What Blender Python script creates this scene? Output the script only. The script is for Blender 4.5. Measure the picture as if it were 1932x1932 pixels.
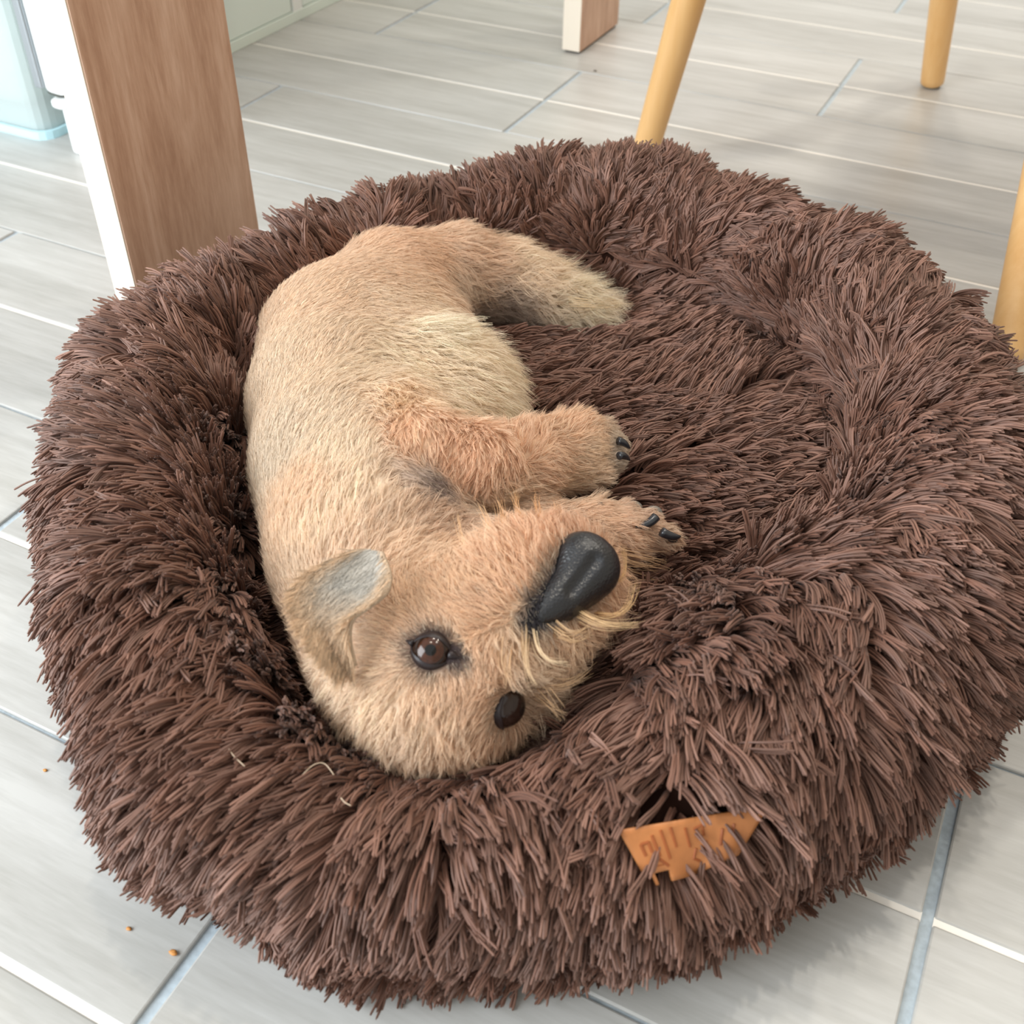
import bpy, bmesh, math, random
import numpy as np
from mathutils import Vector, Matrix

for _o in list(bpy.data.objects):
    bpy.data.objects.remove(_o)
SC = bpy.context.scene
COL = SC.collection
rng = np.random.default_rng(7)
random.seed(7)

# ------------------------------------------------------------------ camera
CAM_H = 0.504
FPX = 2065.98
YAW, PITCH, ROLL = 0.45291, 0.720495, 0.0133853

def _axes():
    ca, sa, cb, sb = math.cos(YAW), math.sin(YAW), math.cos(PITCH), math.sin(PITCH)
    cc, sc = math.cos(ROLL), math.sin(ROLL)
    fwd = np.array([-sa * cb, ca * cb, -sb])
    right = np.array([ca, sa, 0.0])
    up = np.cross(right, fwd)
    return cc * right + sc * up, -sc * right + cc * up, fwd
CR, CU, CF = _axes()
CP = np.array([0.0, 0.0, CAM_H])

def at(px, py, z):
    """world point at height z seen at a pixel of the 1932 photograph"""
    d = CF + CR * (px - 966) / FPX - CU * (py - 966) / FPX
    t = (z - CAM_H) / d[2]
    return CP + d * t
def depth(p):
    return float((np.asarray(p) - CP) @ CF)
def img(dx, dy):
    """direction in the room that runs dx right, dy down in the photograph"""
    v = CR * dx - CU * dy
    return v / np.linalg.norm(v)

cam = bpy.data.cameras.new('camera')
cam.sensor_width = 36.0
cam.lens = 36.0 * FPX / 1932.0
cam.clip_start = 0.02
cam.dof.use_dof = True
cam.dof.focus_distance = 0.66
cam.dof.aperture_fstop = 12.0
camo = bpy.data.objects.new('camera', cam)
m = Matrix.Identity(4)
for i in range(3):
    m[i][0], m[i][1], m[i][2], m[i][3] = CR[i], CU[i], -CF[i], CP[i]
camo.matrix_world = m
COL.objects.link(camo)
SC.camera = camo

# ------------------------------------------------------------------ light
w = bpy.data.worlds.new('room_light'); SC.world = w
w.use_nodes = True
bg = w.node_tree.nodes['Background']
bg.inputs[0].default_value = (1.0, 0.975, 0.935, 1)
bg.inputs[1].default_value = 0.93

def area(name, loc, target, sx, sy, power, color):
    l = bpy.data.lights.new(name, 'AREA'); l.shape = 'RECTANGLE'
    l.size, l.size_y, l.energy, l.color = sx, sy, power, color
    o = bpy.data.objects.new(name, l)
    o.location = loc
    o.rotation_euler = (Vector(target) - Vector(loc)).to_track_quat('-Z', 'Y').to_euler()
    COL.objects.link(o)
    return o
area('window_light', (-1.35, -0.75, 0.85), (-0.5, 0.5, 0.0), 1.3, 1.2, 50, (0.90, 0.96, 1.0))
for k, (x, y) in enumerate([(-0.5, 0.7), (0.4, 1.5), (-0.6, 2.0), (0.3, 2.4)]):
    area('ceiling_lamp', (x, y, 2.3), (x, y, 0), 0.09, 0.09, 9.0, (1.0, 0.90, 0.76))

SC.cycles_curves.shape = 'THICK'
SC.view_settings.view_transform = 'Standard'
SC.view_settings.look = 'None'
SC.view_settings.exposure = 0.0
SC.view_settings.gamma = 1.0
SC.view_settings.use_curve_mapping = False

# ------------------------------------------------------------------ helpers
def lin(r, g, b):
    f = lambda c: (c / 255 / 12.92) if c / 255 <= 0.04045 else ((c / 255 + 0.055) / 1.055) ** 2.4
    return (f(r), f(g), f(b))
def tag(o, label=None, cat=None, group=None, kind=None):
    if label: o['label'] = label
    if cat: o['category'] = cat
    if group: o['group'] = group
    if kind: o['kind'] = kind
    return o
def empty(name, loc=(0, 0, 0), parent=None):
    o = bpy.data.objects.new(name, None)
    o.empty_display_size = 0.02
    o.location = loc
    COL.objects.link(o)
    if parent: o.parent = parent
    return o
def link(name, data, parent=None, mat=None, at_parent=True):
    o = bpy.data.objects.new(name, data)
    COL.objects.link(o)
    if mat: data.materials.append(mat)
    if parent is not None:
        o.parent = parent
        if at_parent:   # geometry is in room coordinates
            bpy_loc = Vector((0, 0, 0)); q = parent
            while q is not None:
                bpy_loc += q.location; q = q.parent
            o.location = -bpy_loc
    return o
def mesh_np(name, V, F, smooth=True):
    me = bpy.data.meshes.new(name)
    V = np.asarray(V, np.float32); F = np.asarray(F, np.int32)
    me.vertices.add(len(V)); me.vertices.foreach_set('co', V.ravel())
    k = F.shape[1]
    me.loops.add(F.size); me.loops.foreach_set('vertex_index', F.ravel())
    me.polygons.add(len(F))
    me.polygons.foreach_set('loop_start', np.arange(0, F.size, k, dtype=np.int32))
    me.polygons.foreach_set('loop_total', np.full(len(F), k, np.int32))
    me.polygons.foreach_set('use_smooth', np.full(len(F), smooth, bool))
    me.update(calc_edges=True)
    return me
def bm_mesh(name, bm, smooth=False):
    bmesh.ops.recalc_face_normals(bm, faces=bm.faces)
    me = bpy.data.meshes.new(name); bm.to_mesh(me); bm.free()
    for p in me.polygons: p.use_smooth = smooth
    return me
def box_bm(x0, x1, y0, y1, z0, z1, bev=0.0, seg=2, bm=None):
    bm = bm or bmesh.new()
    r = bmesh.ops.create_cube(bm, size=1.0)
    for v in r['verts']:
        v.co = Vector(((x0 + x1) / 2 + v.co.x * (x1 - x0), (y0 + y1) / 2 + v.co.y * (y1 - y0), (z0 + z1) / 2 + v.co.z * (z1 - z0)))
    if bev:
        es = list({e for v in r['verts'] for e in v.link_edges})
        bmesh.ops.bevel(bm, geom=es, offset=bev, segments=seg, affect='EDGES', profile=0.5)
    return bm
def tube_bm(pts, rads, n=24, bm=None, cap=True):
    bm = bm or bmesh.new()
    pts = [Vector(p) for p in pts]
    rings = []
    prev = None
    for i, p in enumerate(pts):
        t = (pts[min(i + 1, len(pts) - 1)] - pts[max(i - 1, 0)]).normalized()
        a = prev - t * prev.dot(t) if prev is not None else t.orthogonal()
        a.normalize(); prev = a
        b = t.cross(a)
        rings.append([bm.verts.new(p + (a * math.cos(2 * math.pi * k / n) + b * math.sin(2 * math.pi * k / n)) * rads[i]) for k in range(n)])
    for r0, r1 in zip(rings, rings[1:]):
        for k in range(n):
            bm.faces.new((r0[k], r0[(k + 1) % n], r1[(k + 1) % n], r1[k]))
    if cap:
        bm.faces.new(rings[0][::-1]); bm.faces.new(rings[-1])
    return bm

# ---------------- node material helpers
def new_mat(name):
    mt = bpy.data.materials.new(name); mt.use_nodes = True
    nt = mt.node_tree
    return mt, nt, nt.nodes['Principled BSDF']
def simple(name, col, rough=0.5, spec=0.5, metal=0.0, coat=0.0, emit=None, trans=0.0, alpha=1.0, noise=0.0, nscale=30):
    mt, nt, b = new_mat(name)
    b.inputs['Base Color'].default_value = (*col, 1)
    b.inputs['Roughness'].default_value = rough
    b.inputs['Specular IOR Level'].default_value = spec
    b.inputs['Metallic'].default_value = metal
    b.inputs['Coat Weight'].default_value = coat
    b.inputs['Transmission Weight'].default_value = trans
    b.inputs['Alpha'].default_value = alpha
    if noise:
        tc = nt.nodes.new('ShaderNodeTexCoord'); nz = nt.nodes.new('ShaderNodeTexNoise')
        nz.inputs['Scale'].default_value = nscale; nz.inputs['Detail'].default_value = 5
        rp = nt.nodes.new('ShaderNodeValToRGB')
        rp.color_ramp.elements[0].color = (*[c * (1 - noise) for c in col], 1)
        rp.color_ramp.elements[1].color = (*[min(1, c * (1 + noise)) for c in col], 1)
        rp.color_ramp.elements[0].position = 0.3; rp.color_ramp.elements[1].position = 0.7
        nt.links.new(tc.outputs['Object'], nz.inputs['Vector'])
        nt.links.new(nz.outputs['Fac'], rp.inputs['Fac'])
        nt.links.new(rp.outputs['Color'], b.inputs['Base Color'])
    return mt
def wood(name, c0, c1, axis, scale=14, stretch=0.06, rough=0.45, per_obj=0.0, fine=120, bump=0.05, swirl=0.0, c2=None, glossvar=0.0):
    """grain that runs along one axis ('X','Y','Z') of object space"""
    mt, nt, b = new_mat(name)
    N, L = nt.nodes, nt.links
    tc = N.new('ShaderNodeTexCoord'); mp = N.new('ShaderNodeMapping')
    L.new(tc.outputs['Object'], mp.inputs['Vector'])
    s = [1.0, 1.0, 1.0]; s['XYZ'.index(axis)] = stretch
    mp.inputs['Scale'].default_value = s
    src = mp.outputs['Vector']
    if per_obj:
        oi = N.new('ShaderNodeObjectInfo'); ml = N.new('ShaderNodeMath'); ml.operation = 'MULTIPLY'
        ml.inputs[1].default_value = 37.0
        L.new(oi.outputs['Random'], ml.inputs[0])
        ad = N.new('ShaderNodeVectorMath'); ad.operation = 'ADD'
        L.new(src, ad.inputs[0]); L.new(ml.outputs[0], ad.inputs[1]); src = ad.outputs[0]
    n1 = N.new('ShaderNodeTexNoise'); n1.inputs['Scale'].default_value = scale; n1.inputs['Detail'].default_value = 6
    n1.inputs['Roughness'].default_value = 0.6; n1.inputs['Distortion'].default_value = swirl
    n2 = N.new('ShaderNodeTexNoise'); n2.inputs['Scale'].default_value = fine; n2.inputs['Detail'].default_value = 4
    n2.inputs['Roughness'].default_value = 0.7
    L.new(src, n1.inputs['Vector']); L.new(src, n2.inputs['Vector'])
    mx = N.new('ShaderNodeMix'); mx.data_type = 'FLOAT'; mx.inputs['Factor'].default_value = 0.4
    L.new(n1.outputs['Fac'], mx.inputs[2]); L.new(n2.outputs['Fac'], mx.inputs[3])
    rp = N.new('ShaderNodeValToRGB')
    rp.color_ramp.elements[0].position = 0.36; rp.color_ramp.elements[1].position = 0.64
    rp.color_ramp.elements[0].color = (*c0, 1); rp.color_ramp.elements[1].color = (*c1, 1)
    if c2 is not None:
        e = rp.color_ramp.elements.new(0.5); e.color = (*c2, 1)
    L.new(mx.outputs[0], rp.inputs['Fac'])
    out = rp.outputs['Color']
    if per_obj:
        hs = N.new('ShaderNodeHueSaturation')
        mr = N.new('ShaderNodeMapRange'); mr.inputs['To Min'].default_value = 1 - per_obj; mr.inputs['To Max'].default_value = 1 + per_obj
        L.new(oi.outputs['Random'], mr.inputs['Value']); L.new(mr.outputs[0], hs.inputs['Value'])
        L.new(out, hs.inputs['Color']); out = hs.outputs['Color']
    L.new(out, b.inputs['Base Color'])
    b.inputs['Roughness'].default_value = rough
    bp = N.new('ShaderNodeBump'); bp.inputs['Strength'].default_value = bump; bp.inputs['Distance'].default_value = 0.001
    L.new(mx.outputs[0], bp.inputs['Height']); L.new(bp.outputs['Normal'], b.inputs['Normal'])
    return mt

# ------------------------------------------------------------------ floor
S = 0.11                      # width of one wood-look strip, two strips make a tile
Y0 = 3.28913748 / 0.21824109 * S
LT = 5.65 * S                 # tile length
XA = -2.224 * S               # joints of the A rows
M_PLANK = wood('wood_look_tile', lin(168, 168, 164), lin(198, 199, 197), 'X', scale=18, stretch=0.10, rough=0.36, per_obj=0.03, fine=130, bump=0.08)
M_GROUT = simple('grey_grout', lin(182, 195, 204), 0.9, 0.2, noise=0.12, nscale=300)
M_GROOVE = simple('white_groove', lin(246, 243, 236), 0.35, 0.5)
floor = link('floor', bm_mesh('floor', box_bm(-2.6, 2.4, -1.0, 4.2, -0.03, -0.0022)), None, M_GROUT)
tag(floor, 'pale grey wood-look tiled floor with white grooves between the strips', None, None, 'structure')
x_lo, x_hi = -2.4, 1.9
gap_x, gap_y, groove = 0.0058, 0.0021, 0.0038
for k in range(-16, 17):                       # row k lies between line k and line k+1
    y1 = Y0 - k * S; y0 = y1 - S
    fam_a = (math.floor((k - 1) / 2) % 2 == 0)
    off = XA if fam_a else XA + LT / 2
    lo_even = ((k + 1) % 2 == 0)                # the groove lies on even lines
    a = y0 + (groove / 2 if lo_even else gap_y / 2)
    b_ = y1 - (gap_y / 2 if lo_even else groove / 2)
    n0 = math.floor((x_lo - off) / LT)
    for n in range(n0, n0 + 9):
        xa, xb = off + n * LT + gap_x / 2, off + (n + 1) * LT - gap_x / 2
        if xb < x_lo or xa > x_hi: continue
        cx, cy = (xa + xb) / 2, (a + b_) / 2
        me = bm_mesh('plank', box_bm(xa - cx, xb - cx, a - cy, b_ - cy, -0.008, 0.0, 0.0011, 2))
        o = bpy.data.objects.new('plank', me); COL.objects.link(o); me.materials.append(M_PLANK)
        o.location = (cx, cy, 0); o.parent = floor
        if lo_even:
            g = bpy.data.objects.new('groove', bm_mesh('groove', box_bm(xa - cx, xb - cx, -groove / 2 - 0.001, groove / 2 + 0.001, -0.004, -0.0007)))
            g.data.materials.append(M_GROOVE); COL.objects.link(g); g.location = (cx, y0, 0); g.parent = floor

M_WALL = simple('warm_grey_paint', lin(176, 168, 158), .8, .2, noise=.03, nscale=3)
tag(link('added_shade_wall', bm_mesh('added_shade_wall', box_bm(.90, 1.0, -1.4, 3.4, 0, 2.4)), None, M_WALL), kind='structure')  # unseen wall, added to block ambient light from the right

# ------------------------------------------------------------------ table
M_OAK = wood('warm_oak', lin(174, 134, 108), lin(218, 184, 160), 'Z', scale=20, stretch=0.13, rough=0.42, fine=170, bump=0.10, swirl=1.6, c2=lin(198, 160, 134))
M_EDGE = simple('cream_edge_face', lin(238, 228, 212), .4)  # narrow leg face, paler than the oak of the broad faces
table = empty('dining_table', (-0.60, 1.0, 0))
tag(table, 'oak dining table on thick slab legs standing behind the dog bed', 'table')
XF = -0.576
def leg(y0, y1, xf, t=0.0235):
    bm = box_bm(xf - t, xf, y0, y1, 0.003, 0.72, 0.0012, 2)
    o = link('leg', bm_mesh('leg', bm), table, M_OAK)
    link('edge_face', bm_mesh('edge_face', box_bm(xf - t - .0002, xf - .0012, y0 - .0010, y0 + .0008, .003, .72, .0004)), o, M_EDGE, False)
    pad = link('foot_pad', bm_mesh('foot_pad', box_bm(xf - t + 0.003, xf - 0.003, y0 + 0.003, y1 - 0.003, 0.0, 0.0035)), o, simple('dark_felt', lin(70, 66, 60), 0.9), False)
    return o
leg(0.532, 0.681, XF)
leg(1.385, 1.517, -0.582, 0.026)
link('tabletop', bm_mesh('tabletop', box_bm(-0.97, -0.54, 0.50, 1.55, 0.72, 0.75, 0.002)), table, M_OAK)

# ------------------------------------------------------------------ chair
M_BEECH = wood('honey_beech', lin(222, 172, 108), lin(236, 194, 136), 'Z', scale=18, stretch=0.08, rough=0.38, fine=90, bump=0.03)
M_GLIDE = simple('grey_glide', lin(120, 118, 112), 0.6)
def chair_leg(parent, base, d, L, r0, r1, name='leg'):
    b = np.array(base); d = np.array(d, float); d /= np.linalg.norm(d)
    pts = [b + d * (L * s) for s in (0, 0.004, 0.02, 0.3, 0.6, 1.0)]
    rr = [r0 * 0.86, r0 * 0.97, r0, r0 + (r1 - r0) * 0.3, r0 + (r1 - r0) * 0.6, r1]
    o = link(name, bm_mesh('leg', tube_bm(pts, rr, 32), True), parent, M_BEECH)
    g = link('glide', bm_mesh('glide', tube_bm([b - d * 0.004, b + d * 0.002], [r0 * 0.7, r0 * 0.8], 24)), o, M_GLIDE, False)
    return o
def ray_dir(p0, px, py, z):
    return at(px, py, z) - np.array(p0)

chair = empty('dining_chair', (-0.056, 1.17, 0))
tag(chair, 'light beech dining chair, its round splayed legs standing behind the dog bed', 'chair')
_A, _B, _C = at(1214, 303, 0), at(1757, 163, 0), at(1892, 688, 0)
_D = _B + _C - _A
_ctr = (_B + _C) / 2
_ups = [at(1299, 0, .170), at(1781, 0, .107), at(1962, 358, .105), None]
for base, up in zip((_A, _B, _C, _D), _ups):
    base = np.array([base[0], base[1], 0.004])
    d = (up - base) if up is not None else np.array([-.10, -.02, .7])
    chair_leg(chair, base, d, 0.44, .0146, .021)
bm = box_bm(_ctr[0] - .2, _ctr[0] + .2, _ctr[1] - .19, _ctr[1] + .19, .425, .455, .03, 4)
link('seat', bm_mesh('seat', bm, True), chair, M_BEECH)


# ------------------------------------------------------------------ behind the table leg
M_CAB = simple('pale_green_white_lacquer', lin(228, 242, 236), .35, .5)
M_CABE = simple('white_edge', lin(240, 246, 244), .3, .5)
cab = empty('cabinet', (-1.25, 1.7, 0))
tag(cab, 'pale green-white cabinet with a flat plinth at the top left, behind the table', 'cabinet')
link('carcass', bm_mesh('carcass', box_bm(-1.45, -1.003, 1.12, 2.6, .02, .8, .002)), cab, M_CAB)
link('plinth', bm_mesh('plinth', box_bm(-1.44, -.990, 1.125, 2.6, 0, .014, .001)), cab, simple('plinth_white', lin(224, 238, 230), .4))
for (a, b) in [(1.125, 1.312), (1.340, 1.75), (1.755, 2.15)]:
    link('door', bm_mesh('door', box_bm(-1.004, -.9925, a, b, .0148, .79, .001)), cab, M_CAB)
link('edge_strip', bm_mesh('edge_strip', box_bm(-1.004, -.991, 1.315, 1.337, .004, .79, .001)), cab, M_CABE)

M_CLEAR = simple('clear_aqua_plastic', lin(222, 236, 236), .15, .5, alpha=.45)
M_AQUA = simple('aqua_plastic_base', lin(196, 236, 246), .3, .5)
bin_ = empty('storage_box', (-1.13, .96, 0))
tag(bin_, 'clear pale blue plastic storage box on the floor at the left edge', 'box')
def open_box(x0, x1, y0, y1, z0, z1, t, flare=.0):
    bm = bmesh.new()
    def ring(x0, x1, y0, y1, z): 
        r_ = .02; P = []
        for cx, cy, a0 in ((x1 - r_, y1 - r_, 0), (x0 + r_, y1 - r_, 90), (x0 + r_, y0 + r_, 180), (x1 - r_, y0 + r_, 270)):
            for k in range(5):
                a = math.radians(a0 + 22.5 * k); P.append(bm.verts.new((cx + r_ * math.cos(a), cy + r_ * math.sin(a), z)))
        return P
    rs = [ring(x0, x1, y0, y1, z0), ring(x0 - flare, x1 + flare, y0 - flare, y1 + flare, z1), ring(x0 - flare + t, x1 + flare - t, y0 - flare + t, y1 + flare - t, z1), ring(x0 + t, x1 - t, y0 + t, y1 - t, z0 + t)]
    n = len(rs[0])
    for a, b in zip(rs, rs[1:]):
        for k in range(n): bm.faces.new((a[k], a[(k + 1) % n], b[(k + 1) % n], b[k]))
    bm.faces.new(rs[0][::-1]); bm.faces.new(rs[-1])
    return bm
link('box_body', bm_mesh('box_body', open_box(-1.30, -1.000, .846, 1.10, .004, .20, .003, .004)), bin_, M_CLEAR)
link('box_foot', bm_mesh('box_foot', open_box(-1.305, -.994, .840, 1.105, 0, .009, .004)), bin_, M_AQUA)
link('box_lid', bm_mesh('box_lid', open_box(-1.315, -.985, .832, 1.112, .196, .212, .004)), bin_, simple('white_lid', lin(226, 232, 224), .4))
cl = link('folded_cloth', bm_mesh('folded_cloth', box_bm(-1.27, -1.06, .88, 1.06, .010, .11, .02, 4), True), None, simple('grey_green_cloth', lin(196, 208, 200), .8, noise=.06, nscale=40))
tag(cl, 'pale grey-green folded cloth seen inside the clear storage box', 'cloth')

M_WHITE = simple('white_enamel', lin(244, 248, 248), .3, .5)
M_SHADE_EDGE = simple('shade_grey_edge', lin(170, 178, 184), .3, .5, metal=.6)  # edge of the white stand lies in shade, painted here as grey
tr = empty('white_stand', (-.93, .84, 0))
tag(tr, 'white stand with its shaded edge coloured grey, mostly hidden behind the near table leg', 'stand')
def bpx(px, py, X):
    d = CF + CR * (px - 966) / FPX - CU * (py - 966) / FPX
    return CP + d * (X - CP[0]) / d[0]
_s = bpx(118, 186, -.93)
link('panel', bm_mesh('panel', box_bm(-.955, -.925, _s[1] - .002, _s[1] + .10, _s[2], .62, .010, 4), True), tr, M_WHITE)
link('edge_strip', bm_mesh('edge_strip', box_bm(-.960, -.950, _s[1] - .006, _s[1] + .002, _s[2] + .008, .62, .002)), tr, M_SHADE_EDGE)
def lathe(prof, cx, cy, n=28):
    bm = bmesh.new(); rs = [[bm.verts.new((cx + r * math.cos(2 * math.pi * k / n), cy + r * math.sin(2 * math.pi * k / n), z)) for k in range(n)] for r, z in prof]
    for a, b in zip(rs, rs[1:]):
        for k in range(n): bm.faces.new((a[k], a[(k + 1) % n], b[(k + 1) % n], b[k]))
    bm.faces.new(rs[0][::-1]); bm.faces.new(rs[-1]); return bm
_fy = _s[1] + .012; _fz = _s[2]
link('foot_cone', bm_mesh('foot_cone', lathe([(.004, _fz - .004), (.012, _fz + .002)], -.945, _fy)), tr, simple('dark_rubber', lin(90, 94, 86), .7))
link('foot_disc', bm_mesh('foot_disc', lathe([(.014, _fz - .012), (.017, _fz - .010), (.017, _fz - .006), (.014, _fz - .004)], -.936, _fy), True), tr, M_WHITE)
link('base', bm_mesh('base', box_bm(-.948, -.915, _fy - .002, _fy + .09, 0, _fz - .012, .004)), tr, M_WHITE)
# ------------------------------------------------------------------ implicit surfaces
class Field:
    def __init__(self, k=0.012):
        self.a, self.b, self.ra, self.rb, self.k = [], [], [], [], []
        self.k0 = k
    def cone(self, a, b, ra, rb, k=None):
        self.a.append(a); self.b.append(b); self.ra.append(ra); self.rb.append(rb); self.k.append(self.k0 if k is None else k)
    def px(self, pts, k=None):
        """chain of (pixel x, pixel y, height, radius in pixels)"""
        W = []
        for (x, y, z, r) in pts:
            p = at(x, y, z); W.append((p, r * depth(p) / FPX))
        if len(W) == 1: W = W * 2
        for (p, r), (q, s) in zip(W, W[1:]): self.cone(p, q, r, s, k)
    def __call__(self, X):
        X = np.asarray(X, np.float32)
        D = None
        for a, b, ra, rb, k in zip(self.a, self.b, self.ra, self.rb, self.k):
            a = np.asarray(a, np.float32); ab = (np.asarray(b, np.float32) - a); L2 = float(ab @ ab)
            q = X - a
            if L2 > 1e-10:
                t = np.clip((q @ ab) / L2, 0, 1)
                d = np.sqrt(((q - t[..., None] * ab) ** 2).sum(-1)) - (ra + (rb - ra) * t)
            else:
                d = np.sqrt((q ** 2).sum(-1)) - ra
            if D is None: D = d
            else:
                h = np.maximum(k - np.abs(D - d), 0) / k
                D = np.minimum(D, d) - h * h * k * 0.25
        return D
    def bounds(self, m):
        P = np.array(self.a + self.b); R = np.array(self.ra + self.rb)[:, None]
        return (P - R).min(0) - m, (P + R).max(0) + m
def grad(F, X, e=0.0008):
    G = np.stack([F(X + np.eye(3)[i] * e) - F(X - np.eye(3)[i] * e) for i in range(3)], -1)
    return G / np.maximum(np.linalg.norm(G, axis=-1, keepdims=True), 1e-9)
def surface_net(F, lo, hi, h):
    n = np.ceil((hi - lo) / h).astype(int) + 1
    ax = [lo[i] + np.arange(n[i]) * h for i in range(3)]
    D = np.empty(n, np.float32)
    for i in range(n[0]):
        Y, Z = np.meshgrid(ax[1], ax[2], indexing='ij')
        D[i] = F(np.stack([np.full_like(Y, ax[0][i]), Y, Z], -1))
    ins = D < 0
    c = [D[i:n[0] - 1 + i, j:n[1] - 1 + j, k:n[2] - 1 + k] for i in (0, 1) for j in (0, 1) for k in (0, 1)]
    s = sum((x < 0).astype(int) for x in c)
    act = (s > 0) & (s < 8)
    idx = -np.ones(act.shape, np.int64); cells = np.argwhere(act); idx[act] = np.arange(len(cells))
    acc = np.zeros((len(cells), 3)); cnt = np.zeros(len(cells))
    cv = [x[act] for x in c]
    off = [(i, j, k) for i in (0, 1) for j in (0, 1) for k in (0, 1)]
    for p in range(8):
        for q in range(p + 1, 8):
            o1, o2 = np.array(off[p]), np.array(off[q])
            if np.abs(o1 - o2).sum() != 1: continue
            cr = (cv[p] < 0) != (cv[q] < 0)
            t = np.where(cr, cv[p] / np.where(cr, cv[p] - cv[q], 1), 0)
            acc += np.where(cr[:, None], o1 + t[:, None] * (o2 - o1), 0); cnt += cr
    V = lo + (cells + acc / cnt[:, None]) * h
    Fs = []
    for a in range(3):
        b, c2 = (a + 1) % 3, (a + 2) % 3
        sl0 = [slice(None)] * 3; sl1 = [slice(None)] * 3
        sl0[a] = slice(0, -1); sl1[a] = slice(1, None)
        e = ins[tuple(sl0)] != ins[tuple(sl1)]
        E = np.argwhere(e); ok = (E[:, b] > 0) & (E[:, c2] > 0) & (E[:, b] < n[b] - 1) & (E[:, c2] < n[c2] - 1); E = E[ok]
        def cell(db, dc):
            q = E.copy(); q[:, b] += db; q[:, c2] += dc
            return idx[q[:, 0], q[:, 1], q[:, 2]]
        Q = np.stack([cell(-1, -1), cell(0, -1), cell(0, 0), cell(-1, 0)], 1)
        fl = ~ins[E[:, 0], E[:, 1], E[:, 2]]
        Q[fl] = Q[fl][:, ::-1]
        Fs.append(Q)
    return V, np.concatenate(Fs)

# ------------------------------------------------------------------ fur
def unit(v): return v / np.maximum(np.linalg.norm(v, axis=-1, keepdims=True), 1e-9)
def sample_tris(V, F, N, n, wv=None, region=None):
    """n random points on quads/tris; returns points, normals, face corner ids and weights"""
    T = np.concatenate([F[:, :3], F[:, [0, 2, 3]]]) if F.shape[1] == 4 else F
    a, b, c = V[T[:, 0]], V[T[:, 1]], V[T[:, 2]]
    A = np.linalg.norm(np.cross(b - a, c - a), axis=1)
    if wv is not None: A = A * wv[T].mean(1)
    cum = np.cumsum(A); k = np.searchsorted(cum, rng.random(n) * cum[-1]); k = np.minimum(k, len(T) - 1)
    u, v = rng.random(n), rng.random(n); f = u + v > 1; u[f], v[f] = 1 - u[f], 1 - v[f]
    W = np.stack([1 - u - v, u, v], 1); T = T[k]
    P = (V[T] * W[..., None]).sum(1)
    return P, unit((N[T] * W[..., None]).sum(1)), T, W
def smooth_noise(P, freq, seed, n=5):
    """cheap smooth vector noise: sums of sines"""
    r = np.random.default_rng(seed); out = np.zeros((len(P), 3))
    for i in range(n):
        K = r.normal(size=(3, 3)) * freq * (1.0 + 0.6 * i); ph = r.random(3) * 6.28
        out += np.sin(P @ K.T + ph) / (1 + 0.5 * i)
    return out / 2.2
def locks(P, N, T, L, lift0, lift1, seg, wave, fibres, root_r, tip_spread, push=None, seed=1, droop=0.0, tang=0.3):
    """P roots, N normals, T flow, L lengths -> points (n*fibres, seg+1, 3)"""
    r = np.random.default_rng(seed); n = len(P)
    T = unit(T - N * (T * N).sum(1, keepdims=True)); B = np.cross(N, T)
    s = np.linspace(0, 1, seg + 1)
    ang = lift0[:, None] + (lift1 - lift0)[:, None] * s[None]          # angle above the surface
    side = r.normal(size=n)[:, None] * tang * s[None] + wave[:, None] * np.sin(s[None] * r.uniform(2, 5, n)[:, None] + r.random(n)[:, None] * 6.28)
    dirs = np.cos(ang)[..., None] * (T[:, None] * np.cos(side)[..., None] + B[:, None] * np.sin(side)[..., None]) + np.sin(ang)[..., None] * N[:, None]
    dirs[..., 2] -= droop * s[None] ** 1.2
    dirs = unit(dirs)
    step = (L / seg)[:, None, None]
    C = np.concatenate([P[:, None], P[:, None] + np.cumsum(dirs[:, :-1] * step, 1)], 1)
    if push is not None: C = push(C)
    # fibres around each lock
    th = r.random((n, fibres)) * 6.28; rad = np.sqrt(r.random((n, fibres))) * root_r[:, None]
    D = unit(C[:, -1] - C[:, 0]); A1 = unit(np.cross(D, N + 1e-4)); A2 = np.cross(D, A1)
    off = A1[:, None] * (np.cos(th) * rad)[..., None] + A2[:, None] * (np.sin(th) * rad)[..., None]
    ts = 1 + (tip_spread - 1) * s
    Lj = 1 - 0.22 * r.random((n, fibres)) ** 1.5
    C2 = C[:, None, 0:1] + (C[:, None] - C[:, None, 0:1]) * Lj[..., None, None] + off[:, :, None] * ts[None, None, :, None]
    jit = r.normal(size=(n, fibres, 1, 3)) * (L * 0.03)[:, None, None, None] * (s ** 1.5)[None, None, :, None]
    return (C2 + jit).reshape(n * fibres, seg + 1, 3)
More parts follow.
